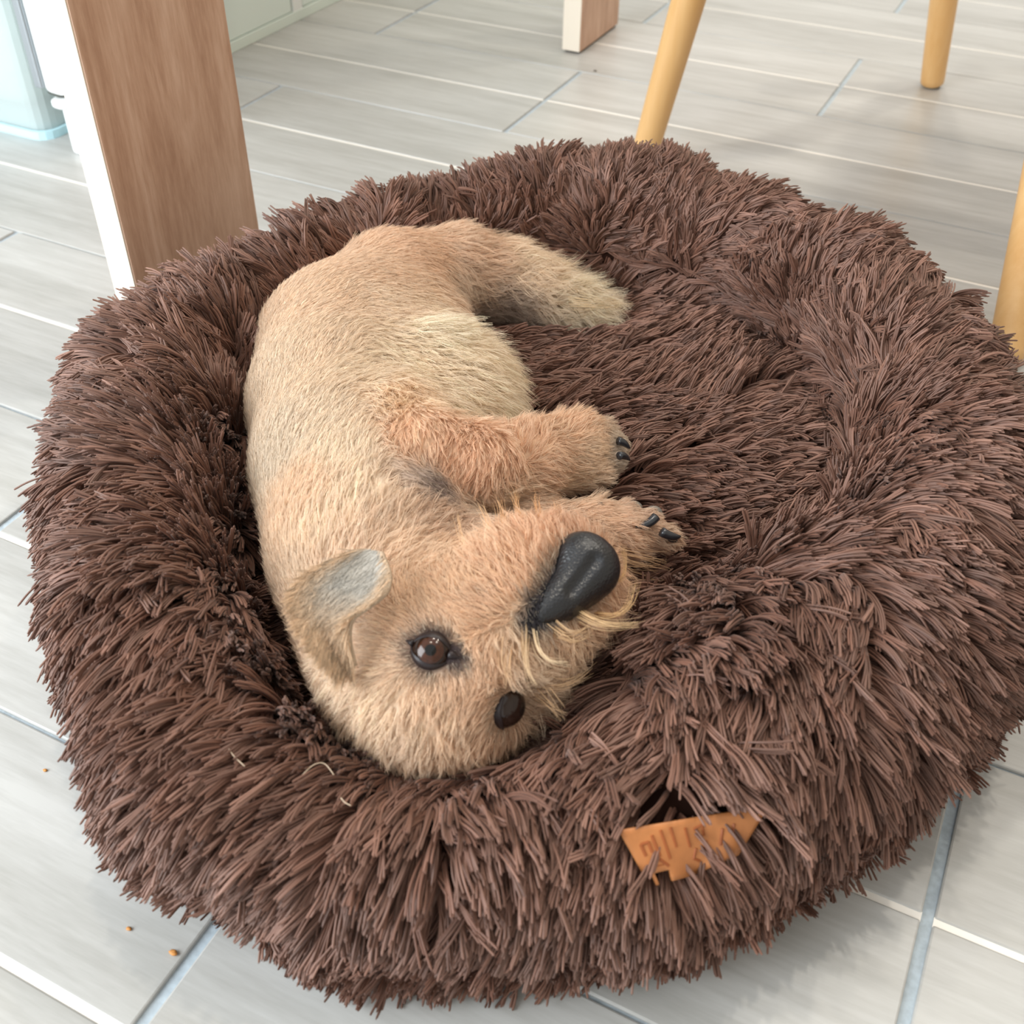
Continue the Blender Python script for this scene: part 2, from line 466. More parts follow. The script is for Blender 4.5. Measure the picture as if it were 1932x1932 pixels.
def make_curves(name, pts, r_root, r_tip, cols, parent, mat, mid=None, cap=False):
    """pts (n, k, 3) -> hair curves object, colour per strand"""
    if cap:      # a closed blunt end
        e = pts[:, -1:] + unit(pts[:, -1:] - pts[:, -2:-1]) * .0004
        pts = np.concatenate([pts, e], 1)
    n, k, _ = pts.shape
    cu = bpy.data.hair_curves.new(name)
    cu.add_curves([k] * n)
    cu.position_data.foreach_set('vector', np.ascontiguousarray(pts, np.float32).ravel())
    s = np.linspace(0, 1, k)
    R = r_root[:, None] * (1 - s[None]) + r_tip[:, None] * s[None]
    if mid is not None: R = R * (1 + mid * np.sin(s * math.pi))[None]
    if cap: R[:, -1] *= .12
    a = cu.attributes.get('radius') or cu.attributes.new('radius', 'FLOAT', 'POINT')
    a.data.foreach_set('value', np.ascontiguousarray(R, np.float32).ravel())
    ca = cu.attributes.new('tint', 'FLOAT_COLOR', 'POINT')
    cc = np.concatenate([cols, np.ones((n, 1))], 1)
    ca.data.foreach_set('color', np.ascontiguousarray(np.repeat(cc[:, None], k, 1), np.float32).ravel())
    o = link(name, cu, parent, mat)
    return o
def fur_mat(name, rough=0.55, spec=0.35, sheen=0.0, trans=0.0):
    mt, nt, b = new_mat(name)
    at_ = nt.nodes.new('ShaderNodeAttribute'); at_.attribute_name = 'tint'
    nt.links.new(at_.outputs['Color'], b.inputs['Base Color'])
    b.inputs['Roughness'].default_value = rough
    b.inputs['Specular IOR Level'].default_value = spec
    b.inputs['Sheen Weight'].default_value = sheen
    b.inputs['Sheen Roughness'].default_value = 0.4
    if trans:
        out = nt.nodes['Material Output']; tr = nt.nodes.new('ShaderNodeBsdfTranslucent'); mx = nt.nodes.new('ShaderNodeMixShader')
        mx.inputs[0].default_value = trans
        nt.links.new(at_.outputs['Color'], tr.inputs['Color'])
        nt.links.new(b.outputs[0], mx.inputs[1]); nt.links.new(tr.outputs[0], mx.inputs[2]); nt.links.new(mx.outputs[0], out.inputs['Surface'])
    return mt

# ------------------------------------------------------------------ dog body field
DOG = Field(0.018)
# trunk: back row and belly row, rump to chest
DOG.px([(652, 662, .100, 143), (640, 760, .105, 153), (655, 880, .105, 160), (682, 985, .105, 150)], .02)
DOG.px([(770, 650, .092, 115), (800, 760, .092, 122), (790, 850, .092, 118), (760, 940, .095, 120)], .03)
DOG.px([(740, 565, .095, 112), (652, 662, .100, 135)], .03)
# hind leg
DOG.px([(755, 548, .100, 100), (860, 512, .100, 66), (940, 530, .090, 52), (1015, 560, .080, 36), (1075, 582, .070, 25), (1125, 592, .066, 17)], .02)
# neck
DOG.px([(682, 985, .105, 148), (690, 1075, .105, 134), (690, 1160, .105, 118)], .03)
DOG.px([(790, 1010, .095, 95), (800, 1080, .095, 95)], .04)
# head
DOG.px([(765, 1270, .103, 160)], .03)
DOG.px([(850, 1305, .103, 128)], .03)
DOG.px([(835, 1150, .112, 90), (930, 1105, .105, 82)], .03)
DOG.px([(880, 1235, .116, 108), (960, 1160, .121, 92), (1030, 1105, .123, 74), (1070, 1076, .125, 60)], .03)
DOG.px([(925, 1066, .105, 60), (1030, 1030, .106, 44)], .02)          # lower jaw
DOG.px([(1085, 1120, .110, 52), (1000, 1180, .110, 50)], .02)           # far lip
DOG.px([(965, 1262, .095, 52), (985, 1300, .088, 45)], .02)             # far cheek
# near foreleg with toes
DOG.px([(735, 790, .130, 76), (795, 850, .135, 70), (900, 874, .130, 62), (1000, 868, .120, 56), (1080, 852, .112, 54), (1118, 848, .108, 47)], .012)
for q in [(1140, 818, .108, 21), (1160, 842, .108, 23), (1156, 868, .107, 23), (1130, 890, .105, 21)]:
    DOG.px([(1110, 850, .108, 26), q], .006)
# far foreleg with toes
DOG.px([(880, 955, .095, 50), (1000, 985, .096, 44), (1110, 1003, .098, 44), (1175, 1010, .098, 42)], .010)
for q in [(1128, 968, .100, 24), (1178, 972, .100, 25), (1222, 985, .098, 24), (1248, 1012, .095, 23)]:
    DOG.px([(1170, 1005, .098, 26), q], .005)
lo, hi = DOG.bounds(0.008)
DV, DF = surface_net(DOG, lo, hi, 0.0026)
DN = grad(DOG, DV)

# ------------------------------------------------------------------ dog bed surface
BC = np.array([-0.227, 0.513])
def periodic(deg, val):
    deg = np.array(deg, float); val = np.array(val, float); o = np.argsort(deg); deg, val = deg[o], val[o]
    def f(t):
        t = np.degrees(t) % 360
        d = np.concatenate([deg - 360, deg, deg + 360]); v = np.concatenate([val] * 3)
        n = 720; g = np.interp(np.arange(n) / 2, d, v)
        kk = np.hanning(29); kk /= kk.sum(); g = np.convolve(np.concatenate([g, g, g]), kk, 'same')[n:2 * n]
        return np.interp(t, np.arange(n + 1) / 2, np.append(g, g[0]))
    return f
_q = .7333
Ro = periodic([0, 20, 37, 53, 66, 81, 94, 110, 126, 144, 166, 183, 188, 200, 215, 231, 246, 260, 273, 283, 292, 305, 317, 333, 346],
              np.array([.425, .432, .437, .430, .425, .435, .448, .438, .410, .385, .372, .405, .412, .415, .412, .425, .438, .466, .474, .472, .462, .450, .437, .428, .424]) * _q - .020)
Ri = periodic([0, 24, 45, 62, 102, 127, 145, 165, 195, 215, 235, 255, 271, 291, 305, 318, 337],
              np.array([.262, .262, .285, .300, .300, .290, .275, .272, .266, .262, .275, .325, .360, .350, .285, .210, .228]) * _q)
Hh = periodic([0, 40, 70, 100, 130, 150, 170, 200, 230, 255, 275, 295, 310, 330],
              [.128, .132, .142, .146, .138, .130, .130, .130, .130, .116, .098, .094, .108, .120])
def rim_point(th, ph):
    """ph 0 = inner crease, 0.5 = top, 1 = outer foot"""
    ro, ri, H = Ro(th), Ri(th), Hh(th)
    rc, wd = (ro + ri) / 2, (ro - ri) / 2
    a = math.pi * (1.12 - 1.42 * ph)                # from inside low, over the top, to the outside low
    zc = H * 0.46
    c, s = np.cos(a), np.sin(a)
    sc = np.sign(c) * np.abs(c) ** 0.85; ss = np.sign(s) * np.abs(s) ** 0.9
    r = rc + wd * sc; z = zc + np.where(s > 0, (H - zc), zc) * ss
    lump = 0.004 * np.sin(th * 7 + 1.3) * np.sin(ph * math.pi) + 0.002 * np.sin(th * 17 + ph * 7)
    r = r + lump * sc; z = np.maximum(z + lump * ss, 0.004)
    return np.stack([BC[0] + r * np.cos(th), BC[1] + r * np.sin(th), z], -1)
nt_, np_ = 260, 40
TH, PH = np.meshgrid(np.arange(nt_) / nt_ * 2 * math.pi, np.linspace(0, 1, np_ + 1), indexing='ij')
BV = rim_point(TH.ravel(), PH.ravel())
I = np.arange(nt_ * (np_ + 1)).reshape(nt_, np_ + 1)
BF = np.stack([I[:, :-1].ravel(), np.roll(I, -1, 0)[:, :-1].ravel(), np.roll(I, -1, 0)[:, 1:].ravel(), I[:, 1:].ravel()], 1)
Bth, Bph = TH.ravel(), PH.ravel()
def param_normals(V, nt__, np__):
    G = V.reshape(nt__, np__, 3)
    dt = np.roll(G, -1, 0) - np.roll(G, 1, 0); dp = np.gradient(G, axis=1)
    n = unit(np.cross(dt, dp).reshape(-1, 3))
    return n
BN = param_normals(BV, nt_, np_ + 1)
rcv = (Ro(Bth) + Ri(Bth)) / 2
cen = np.stack([BC[0] + rcv * np.cos(Bth), BC[1] + rcv * np.sin(Bth), np.full_like(rcv, .06)], -1)
if ((BV - cen) * BN).sum(1).mean() < 0: BN = -BN; BF = BF[:, ::-1]
# cushion
nr = 26
TH2, RR = np.meshgrid(np.arange(180) / 180 * 2 * math.pi, np.linspace(0, 1, nr), indexing='ij')
def cushion_point(th, rr):
    R = Ri(th) + 0.025
    z = 0.046 + 0.022 * (1 - rr ** 2.2) + 0.003 * np.sin(9 * rr + 3 * np.cos(th))
    return np.stack([BC[0] + R * rr * np.cos(th), BC[1] + R * rr * np.sin(th), z], -1)
CV = cushion_point(TH2.ravel(), RR.ravel())
I2 = np.arange(180 * nr).reshape(180, nr)
CFc = np.stack([I2[:, :-1].ravel(), I2[:, 1:].ravel(), np.roll(I2, -1, 0)[:, 1:].ravel(), np.roll(I2, -1, 0)[:, :-1].ravel()], 1)
CN = np.tile(np.array([0, 0, 1.0]), (len(CV), 1))

bed = empty('dog_bed', (BC[0], BC[1], 0))
tag(bed, 'round dark brown shaggy plush dog bed with a puffy raised rim', 'dog bed')
M_BASE = simple('brown_plush_backing', lin(48, 30, 24), 0.95, 0.1)
link('rim', mesh_np('rim', BV, BF), bed, M_BASE)
link('cushion', mesh_np('cushion', CV, CFc), bed, M_BASE)


# ---- leather tag sewn on the front of the rim
from mathutils.bvhtree import BVHTree as _BT
_bv0 = _BT.FromPolygons([tuple(v) for v in BV], [tuple(int(i) for i in f) for f in BF])
def _rim0(px, py):
    d = CF + CR * (px - 966) / FPX - CU * (py - 966) / FPX; d = d / np.linalg.norm(d)
    h = _bv0.ray_cast(Vector(CP), Vector(d)); return np.array(h[0]), d
M_TAG = simple('tan_leather', lin(196, 128, 76), .42, .5, noise=.08, nscale=160)
M_DEBOSS = simple('pressed_lettering', lin(158, 88, 46), .55)
TQ = [(1166, 1566), (1450, 1520), (1392, 1612), (1226, 1672)]
def tag_pt(u, v, lift=0.0):
    a = np.array(TQ, float); q = (a[0] * (1 - u) + a[1] * u) * (1 - v) + (a[3] * (1 - u) + a[2] * u) * v
    q = q + np.array([0, 7 * math.sin(u * math.pi * 1.0) * v])
    base = np.array([_rim0(*t)[0] for t in TQ])
    B = (base[0] * (1 - u) + base[1] * u) * (1 - v) + (base[3] * (1 - u) + base[2] * u) * v
    d = CF + CR * (q[0] - 966) / FPX - CU * (q[1] - 966) / FPX; dn = d / np.linalg.norm(d)
    dep = np.linalg.norm(B - CP) - .021 - .003 * math.sin(u * 9) * v - lift
    return CP + dn * dep
_nu, _nv = 28, 10
TV = np.array([tag_pt(i / _nu, j / _nv) for i in range(_nu + 1) for j in range(_nv + 1)])
It = np.arange(len(TV)).reshape(_nu + 1, _nv + 1)
TF = [f for f in np.stack([It[:-1, :-1].ravel(), It[1:, :-1].ravel(), It[1:, 1:].ravel(), It[:-1, 1:].ravel()], 1)]
def _notch(f):
    i, j = divmod(int(f[0]), _nv + 1); u, v = i / _nu, j / _nv
    return (v > .78 and .10 < u < .22) or (u < .06 and v > .7)
TF = np.array([f for f in TF if not _notch(f)])
tag_o = link('leather_tag', mesh_np('leather_tag', TV, TF), bed, M_TAG)
tag_o['label'] = 'tan leather tag with pressed lettering'
md = tag_o.modifiers.new('thick', 'SOLIDIFY'); md.thickness = .0012; md.offset = 0
bm = bmesh.new()
for st in [[(.20, .18), (.21, .55)], [(.27, .12), (.29, .62)], [(.34, .10), (.36, .45)], [(.10, .30), (.10, .50)], [(.10, .30), (.16, .28)], [(.16, .28), (.16, .46)],
           [(.20, .60), (.26, .74)], [(.44, .15), (.47, .50)], [(.52, .55), (.50, .72), (.56, .80)], [(.60, .45), (.62, .70), (.68, .72)], [(.72, .30), (.74, .62)],
           [(.50, .20), (.56, .15), (.58, .35)], [(.80, .25), (.82, .45)]]:
    tube_bm([tag_pt(u, v, .0006) for u, v in st], [.0007] * len(st), 6, bm)
for q in range(5): tube_bm([tag_pt(.16 + .018 * q, .70, .0006), tag_pt(.163 + .018 * q, .70, .0009)], [.0004, .0003], 6, bm)
link('pressed_lettering', bm_mesh('lettering', bm), tag_o, M_DEBOSS, False)
def clear_tag(pts, seed):
    """locks that would stand in front of the tag are mostly tucked behind it"""
    r = np.random.default_rng(seed)
    c = TV.mean(0); near = np.linalg.norm(pts.mean(1) - c, axis=1) < .06
    J = np.where(near)[0]; hid = np.zeros(len(pts), bool)
    o_, ex, ey = TV[0], TV[_nu * (_nv + 1)] - TV[0], TV[_nv] - TV[0]
    nn = np.cross(ex, ey); nn = nn / np.linalg.norm(nn)
    if nn @ (CP - o_) < 0: nn = -nn
    M = np.linalg.pinv(np.stack([ex, ey], 1))
    for j in J:
        q = pts[j] - o_; uv = q @ M.T; h = q @ nn
        ins = (uv[:, 0] > 0.0) & (uv[:, 0] < 1) & (uv[:, 1] > .05) & (uv[:, 1] < .95) & (h > -.006)
        hid[j] = ins.sum() >= 1
    return hid
M_BEDFUR = fur_mat('brown_shag_fibre', rough=0.46, spec=0.5, sheen=0.18)
def push_dog(margin):
    def f(C):
        sh = C.shape; X = C.reshape(-1, 3).copy()
        box = ((X > lo - .01) & (X < hi + .01)).all(1)
        J = np.where(box)[0]
        for it in range(2):
            d = DOG(X[J]); near = d < margin
            J2 = J[near]
            if len(J2) == 0: break
            g = grad(DOG, X[J2]); X[J2] += g * np.minimum(margin - d[near], 0.02)[:, None]
            J = J2
        return X.reshape(sh)
    return f
def brown(n, seed, P):
    r = np.random.default_rng(seed)
    a, b = np.array(lin(100, 65, 50)), np.array(lin(136, 101, 86))
    t = r.random(n)[:, None] * 0.75 + 0.25 * (smooth_noise(P, 14, 5)[:, :1] * .5 + .5)
    c = a * (1 - t) + b * t
    return c * (0.70 + 0.50 * r.random((n, 1)))

def bed_fur(name, V, F, N, count, flow_fn, Lm, seed, push, lift=(.80, .22), fib=6, wv=None, extra=None):
    P, n, T, W = sample_tris(V, F, N, count, wv)
    keep = DOG(P) > 0.001
    P, n, T, W = P[keep], n[keep], T[keep], W[keep]
    fl, Ls = flow_fn(P, n, T, W)
    r = np.random.default_rng(seed); k = len(P)
    L = Lm * (0.72 + 0.5 * r.random(k)) * Ls
    phv = (Bph[T] * W).sum(1) if 'rim' in name else np.zeros(k)
    outer = np.clip((phv - .5) / .3, 0, 1) * np.clip(.5 - np.sin(np.arctan2(P[:, 1] - BC[1], P[:, 0] - BC[0])), 0, 1)
    L = L * (1 - .22 * np.clip((phv - .6) / .3, 0, 1))
    nc = 420 if 'rim' in name else 120
    cid = r.choice(k, nc, replace=False); cc_ = P[cid]
    best = np.full(k, 9e9); who = np.zeros(k, int)
    for j in range(nc):
        d_ = ((P + smooth_noise(P, 70, 3) * .004 - cc_[j]) ** 2).sum(1); m_ = d_ < best; best[m_] = d_[m_]; who[m_] = j
    fl = unit(fl - n * (fl * n).sum(1, keepdims=True)); bt = np.cross(n, fl)
    ca_ = r.normal(size=nc) * (.42 if 'rim' in name else .25); cl_ = r.normal(size=nc) * .16
    cang = ca_[who] * (1 - .6 * outer)
    fl = fl * np.cos(cang)[:, None] + bt * np.sin(cang)[:, None]
    tipc = cc_[who] + fl * .03
    fl = fl + unit(tipc - P) * .38
    stray = r.random(k) < .06
    fl = fl + r.normal(size=(k, 3)) * np.where(stray, .55, .10)[:, None]; L = L * np.where(stray, 1.15, 1.0)
    dd = DOG(P); L = L * np.clip(.40 + dd / .035, .40, 1.0)
    nearby = np.clip(1 - dd / .03, 0, 1)[:, None]
    ga = grad(DOG, P); ga[:, 2] = 0
    fl = unit(fl) + ga * nearby * 1.3
    l0 = lift[0] + cl_[who] + 0.18 * r.normal(size=k); l1 = lift[1] + cl_[who] + 0.18 * r.normal(size=k)
    if 'rim' in name: l0 = l0 - .55 * np.clip((.45 - phv) / .15, 0, 1); l1 = l1 - .12 * np.clip((.45 - phv) / .15, 0, 1); q_ = np.clip((phv - .50) / .22, 0, 1); l0 = l0 + .25 * q_; l1 = l1 + .38 * q_
    pts = locks(P, n, fl, L, l0, l1, 6, np.full(k, .20), fib, np.full(k, .0019), 0.66, push_dog(push), seed, droop=.40, tang=.16)
    pts[..., 2] = np.maximum(pts[..., 2], 0.0008)
    hid = clear_tag(pts[::fib], seed) & (r.random(k) < .90)
    keepf = np.repeat(~hid, fib); pts = pts[keepf]; P = P[~hid]; k = len(P)
    cols = np.repeat(brown(k, seed, P), fib, 0) * (0.9 + 0.2 * r.random((k * fib, 1)))
    rr = np.full(k * fib, .00060)
    return make_curves(name, pts, rr, rr * 0.8, cols, bed, M_BEDFUR, cap=True)

def rim_flow(P, n, T, W):
    th = np.arctan2(P[:, 1] - BC[1], P[:, 0] - BC[0])
    ph = (Bph[T] * W).sum(1)
    er = np.stack([np.cos(th), np.sin(th), np.zeros_like(th)], 1); et = np.stack([-np.sin(th), np.cos(th), np.zeros_like(th)], 1)
    outw = unit(er - n * (er * n).sum(1, keepdims=True))
    s = np.tanh((ph - 0.13) / 0.03)[:, None]
    nz = smooth_noise(P, 22, 11); nz2 = smooth_noise(P, 60, 12)
    back = np.clip(np.sin(th), 0, 1)[:, None]
    fl = outw * s * 1.0 + et * (nz[:, :1] * (0.35 + 0.6 * back) - 0.1) + nz2 * 0.25 + img(1, -.1) * 0.0
    fl = fl + et * (1 - np.abs(s)) * .9
    fl[:, 2] -= 0.15
    return fl, 1.0 - 0.30 * back[:, 0]
wv = 1.0 - 0.35 * (Bph > 0.85)
bed_fur('rim_fur', BV, BF, BN, 50000, rim_flow, .031, 3, .003, wv=wv)
def cush_flow(P, n, T, W):
    return np.tile(img(1, -.22), (len(P), 1)) + smooth_noise(P, 25, 31) * .35, np.full(len(P), 1.0)
bed_fur('cushion_fur', CV, CFc, CN, 11000, cush_flow, .026, 4, .002, lift=(.9, .35))
for o in bed.children:
    if 'fur' in o.name: o['kind'] = 'stuff'

# ------------------------------------------------------------------ dog
HEADTOP = at(765, 1270, .10)
dog = empty('dog', tuple(at(700, 850, 0.06)))
tag(dog, 'small tan wire-haired puppy curled on its side in the brown bed', 'dog')
# control points: pixel, image flow dx dy, length mm, colour, lift, clump
CP_ = [
 # px, py, dx, dy, len, colour, lift, curl
 (520, 700, .1, -1, 5, (205, 180, 150), .25, .0), (520, 850, 0, -1, 5, (196, 176, 150), .25, .0), (600, 650, .3, -1, 5, (214, 186, 154), .25, .0),
 (600, 800, .3, -1, 6, (214, 192, 164), .25, .0), (560, 940, .2, -1, 7, (220, 184, 146), .3, .0), (620, 560, .6, -.8, 5, (212, 178, 142), .25, .0),
 (700, 500, 1, -.4, 6, (214, 176, 138), .3, .0), (800, 465, 1, -.2, 8, (216, 172, 130), .3, .1), (900, 480, 1, -.1, 11, (212, 172, 134), .4, .2),
 (1000, 500, 1, .1, 16, (226, 200, 166), .5, .5), (1080, 550, 1, .2, 18, (234, 218, 190), .5, .5), (870, 550, 1, .4, 12, (205, 178, 150), .4, .4),
 (930, 590, 1, .3, 12, (150, 124, 108), .4, .5), (750, 580, .8, -.1, 7, (222, 194, 162), .3, .1),
 (700, 700, .6, -.4, 8, (222, 198, 166), .3, .1), (820, 620, .5, .5, 15, (234, 218, 190), .45, .4), (900, 680, .9, .5, 20, (228, 208, 176), .5, .5),
 (930, 760, .9, .6, 22, (232, 214, 184), .5, .6), (860, 780, .6, .8, 18, (228, 208, 178), .45, .4), (760, 680, .5, .3, 10, (226, 204, 172), .35, .2),
 (750, 740, 0, 1, 12, (226, 190, 148), .4, .2), (780, 820, .1, 1, 9, (224, 176, 132), .35, .1), (860, 850, -.2, 1, 9, (220, 166, 118), .4, .15),
 (900, 890, -.3, 1, 10, (218, 162, 112), .4, .15), (960, 860, -.3, 1, 10, (222, 170, 124), .4, .15), (1000, 830, .2, -1, 10, (220, 170, 124), .45, .2),
 (1050, 870, .8, .4, 10, (222, 180, 140), .35, .1), (1080, 800, .5, -1, 11, (218, 170, 124), .45, .2), (1120, 850, 1, 0, 6, (222, 188, 150), .3, .1),
 (950, 925, 1, .1, 14, (228, 200, 168), .4, .2), (1080, 910, 1, .2, 12, (222, 190, 154), .4, .2), (1170, 850, 1, 0, 4, (170, 150, 130), .3, .0),
 (800, 900, .6, .6, 8, (160, 134, 120), .3, .1), (880, 950, 1, .3, 10, (196, 168, 142), .35, .2),
 (650, 850, .1, -1, 7, (228, 206, 178), .3, .0), (680, 930, .1, -1, 9, (230, 204, 174), .3, .0), (600, 1000, .1, -1, 10, (226, 198, 166), .3, .0),
 (740, 980, .3, -.8, 10, (214, 182, 150), .35, .1), (820, 980, .5, -.5, 10, (196, 158, 126), .35, .2), (640, 1060, .2, -1, 9, (216, 184, 152), .35, .1),
 (780, 1050, .5, -.7, 11, (216, 180, 142), .4, .3), (850, 1040, .4, -.8, 10, (210, 168, 124), .4, .3), (570, 1100, -.2, -1, 7, (206, 176, 142), .3, .0),
 (560, 1180, -.2, -1, 8, (200, 160, 120), .3, .0),
 # head
 (780, 1120, -.3, -1, 7, (222, 182, 140), .35, .1), (860, 1100, -.2, -1, 8, (220, 176, 130), .4, .2), (760, 1180, -.9, -.5, 6, (222, 184, 146), .3, .05),
 (690, 1220, -1, 0, 6, (220, 186, 150), .3, .05), (640, 1300, -.8, .6, 9, (226, 198, 166), .35, .1), (700, 1340, -.6, 1, 9, (228, 198, 164), .35, .1),
 (760, 1390, -.2, 1, 11, (224, 192, 158), .4, .1), (820, 1320, -.3, 1, 9, (224, 186, 146), .35, .1), (860, 1390, 0, 1, 10, (222, 182, 140), .4, .15),
 (920, 1400, .3, 1, 10, (214, 164, 116), .4, .2), (880, 1280, -.3, .9, 7, (218, 172, 128), .35, .1), (920, 1230, -.2, 1, 8, (216, 172, 130), .35, .15),
 (870, 1180, -.8, -.2, 5, (222, 178, 134), .3, .05), (930, 1150, -.8, -.5, 7, (220, 176, 134), .35, .1), (980, 1100, -.7, -.8, 11, (222, 174, 128), .4, .2),
 (940, 1050, -.6, -1, 14, (220, 172, 126), .5, .35), (1010, 1020, -.3, -1, 13, (216, 160, 108), .55, .35), (1060, 1000, .1, -1, 10, (208, 148, 96), .5, .3),
 (1000, 1180, .1, 1, 12, (206, 170, 134), .45, .4), (1050, 1160, .6, .9, 16, (220, 182, 140), .5, .5), (1110, 1120, .9, .6, 15, (212, 160, 110), .5, .5),
 (960, 1210, .2, 1, 12, (214, 180, 142), .45, .35), (980, 1270, .8, .8, 15, (200, 168, 132), .5, .4), (1020, 1300, 1, .3, 15, (196, 166, 132), .5, .4),
 (940, 1310, .1, 1, 7, (208, 156, 106), .35, .1),
 # far paw
 (1130, 1000, 1, .1, 7, (214, 168, 124), .3, .1), (1190, 1010, 1, .3, 9, (208, 160, 116), .35, .1), (1250, 1030, 1, .4, 9, (196, 152, 112), .4, .2), (1180, 1040, .9, .6, 14, (190, 146, 106), .4, .3),
 (1220, 970, 1, -.2, 4, (190, 150, 118), .3, .1), (1020, 980, 1, 0, 9, (200, 160, 122), .3, .1),
]
def _surf(px, py):
    """first point of the dog's surface seen from the camera at a pixel, else the level at chest height"""
    d = CF + CR * (px - 966) / FPX - CU * (py - 966) / FPX; dn = d / np.linalg.norm(d)
    p = CP.copy(); 
    for it in range(80):
        s = float(DOG(p[None])[0])
        if s < 0.0003: return p
        p = p + dn * s * 0.9
        if p[2] < 0.05: break
    return at(px, py, .10)
KP = np.array([_surf(c[0], c[1]) for c in CP_])
KD = np.array([img(c[2], c[3]) for c in CP_]); KL = np.array([c[4] for c in CP_]) / 1000
KC = np.array([lin(*c[5]) for c in CP_]) * .72 + .37 * np.array([.90, .81, .71]); KF = np.array([c[6] for c in CP_]); KU = np.array([c[7] for c in CP_])
d2 = ((DV[:, None] - KP[None]) ** 2).sum(-1)
Wk = 1 / (d2 + 0.00004) ** 2.2; Wk /= Wk.sum(1, keepdims=True)
_bd = np.array([c[1] < 800 and c[0] > 780 for c in CP_]); KL = np.where(_bd & (KL > .0105), KL * 1.3, KL); KF = np.where(KF > .42, KF * 1.5, KF)
vFlow, vLen, vCol, vLift, vCurl = Wk @ KD, Wk @ KL, Wk @ KC, Wk @ KF, Wk @ KU
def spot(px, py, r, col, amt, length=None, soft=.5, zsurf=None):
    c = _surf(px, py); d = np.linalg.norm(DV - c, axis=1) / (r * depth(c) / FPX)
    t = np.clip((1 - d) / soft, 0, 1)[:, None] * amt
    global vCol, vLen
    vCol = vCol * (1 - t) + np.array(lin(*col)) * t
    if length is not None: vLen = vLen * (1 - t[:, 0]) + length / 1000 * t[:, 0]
spot(812, 1225, 66, (130, 100, 88), .7, 2.2, .45)
spot(814, 1225, 50, (58, 46, 46), .95, 1.5, .25)
spot(862, 1238, 36, (64, 56, 62), .9, 1.6, .5)
spot(770, 1215, 26, (120, 96, 84), .6, 3, .6)
spot(963, 1340, 56, (90, 62, 46), .9, 2.0, .5)
for x, y, rr_ in [(1075, 1095, 60), (1050, 1125, 54), (1022, 1150, 46), (1000, 1172, 36)]:
    spot(x, y, rr_, (66, 64, 70), 1.0, 1.2 if rr_ > 50 else 2.6, .45)
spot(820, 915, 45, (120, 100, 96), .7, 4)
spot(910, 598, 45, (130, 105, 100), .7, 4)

me = mesh_np('body', DV, DF)
ca = me.color_attributes.new('tint', 'FLOAT_COLOR', 'POINT')
ca.data.foreach_set('color', np.concatenate([vCol * .80, np.ones((len(DV), 1))], 1).astype(np.float32).ravel())
body = link('body', me, dog, fur_mat('dog_skin', rough=.8, spec=.1))
M_COAT = fur_mat('dog_coat', rough=.5, spec=.25, trans=.25)

# eyes: positions first so that hair stays off them
EYES = [(812, 1226, 40, img(.10, .08)), (965, 1340, 44, img(.9, .1))]
eye_c = []
for (px, py, r, look) in EYES:
    s = _surf(px, py); rad = r * depth(s) / FPX
    n_ = grad(DOG, s[None])[0]
    eye_c.append((s - n_ * rad * (0.50 if px < 900 else .55), rad, n_))

def coat(name, count, lmin, lmax, fib, rad, seed, root, clumpdensity, lk=1.0, curlk=1.0):
    wv_ = ((vLen >= lmin) & (vLen < lmax)).astype(float) + 1e-6
    P, n, T, W = sample_tris(DV, DF, DN, count, wv_)
    ln = (vLen[T] * W).sum(1)
    fl = (vFlow[T] * W[..., None]).sum(1); col = (vCol[T] * W[..., None]).sum(1)
    lf = (vLift[T] * W).sum(1); cu_ = (vCurl[T] * W).sum(1) * curlk
    keep = np.ones(len(P), bool)
    for c, r_, _ in eye_c: keep &= np.linalg.norm(P - c, axis=1) > r_ * 1.03
    keep &= P[:, 2] > .03
    P, n, ln, fl, col, lf, cu_ = P[keep], n[keep], ln[keep], fl[keep], col[keep], lf[keep], cu_[keep]
    r = np.random.default_rng(seed); k = len(P)
    fl = unit(fl) + smooth_noise(P, 55, seed) * (.12 + .5 * cu_[:, None]) + r.normal(size=(k, 3)) * .10
    for c, r_, _ in eye_c:
        dv = P - c; q = np.linalg.norm(dv, axis=1); fl = fl + unit(dv) * np.clip(2.3 - q / r_, 0, 1)[:, None] * 1.6
    L = ln * lk * (0.6 + 0.8 * r.random(k))
    pts = locks(P, n, fl, L, lf + .15 * r.normal(size=k), lf * .5 + .12 * r.normal(size=k), 5, cu_ * 1.5 + .1, fib, root + ln * .07, 0.28, None, seed, droop=.05, tang=.25)
    cc = np.repeat(col * (0.84 + 0.3 * r.random((k, 1))), fib, 0) * (0.9 + 0.2 * r.random((k * fib, 1)))
    light = r.random((k * fib, 1)) < .15; cc = np.where(light, cc * .6 + .4 * np.array(lin(245, 232, 208)), cc)
    rr = np.full(k * fib, rad)
    o = make_curves(name, pts, rr, rr * .25, np.clip(cc, 0, .95), dog, M_COAT)
    o['kind'] = 'stuff'
    return o
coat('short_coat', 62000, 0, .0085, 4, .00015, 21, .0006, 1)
coat('long_coat', 42000, .0085, .2, 5, .00016, 22, .0009, 1)

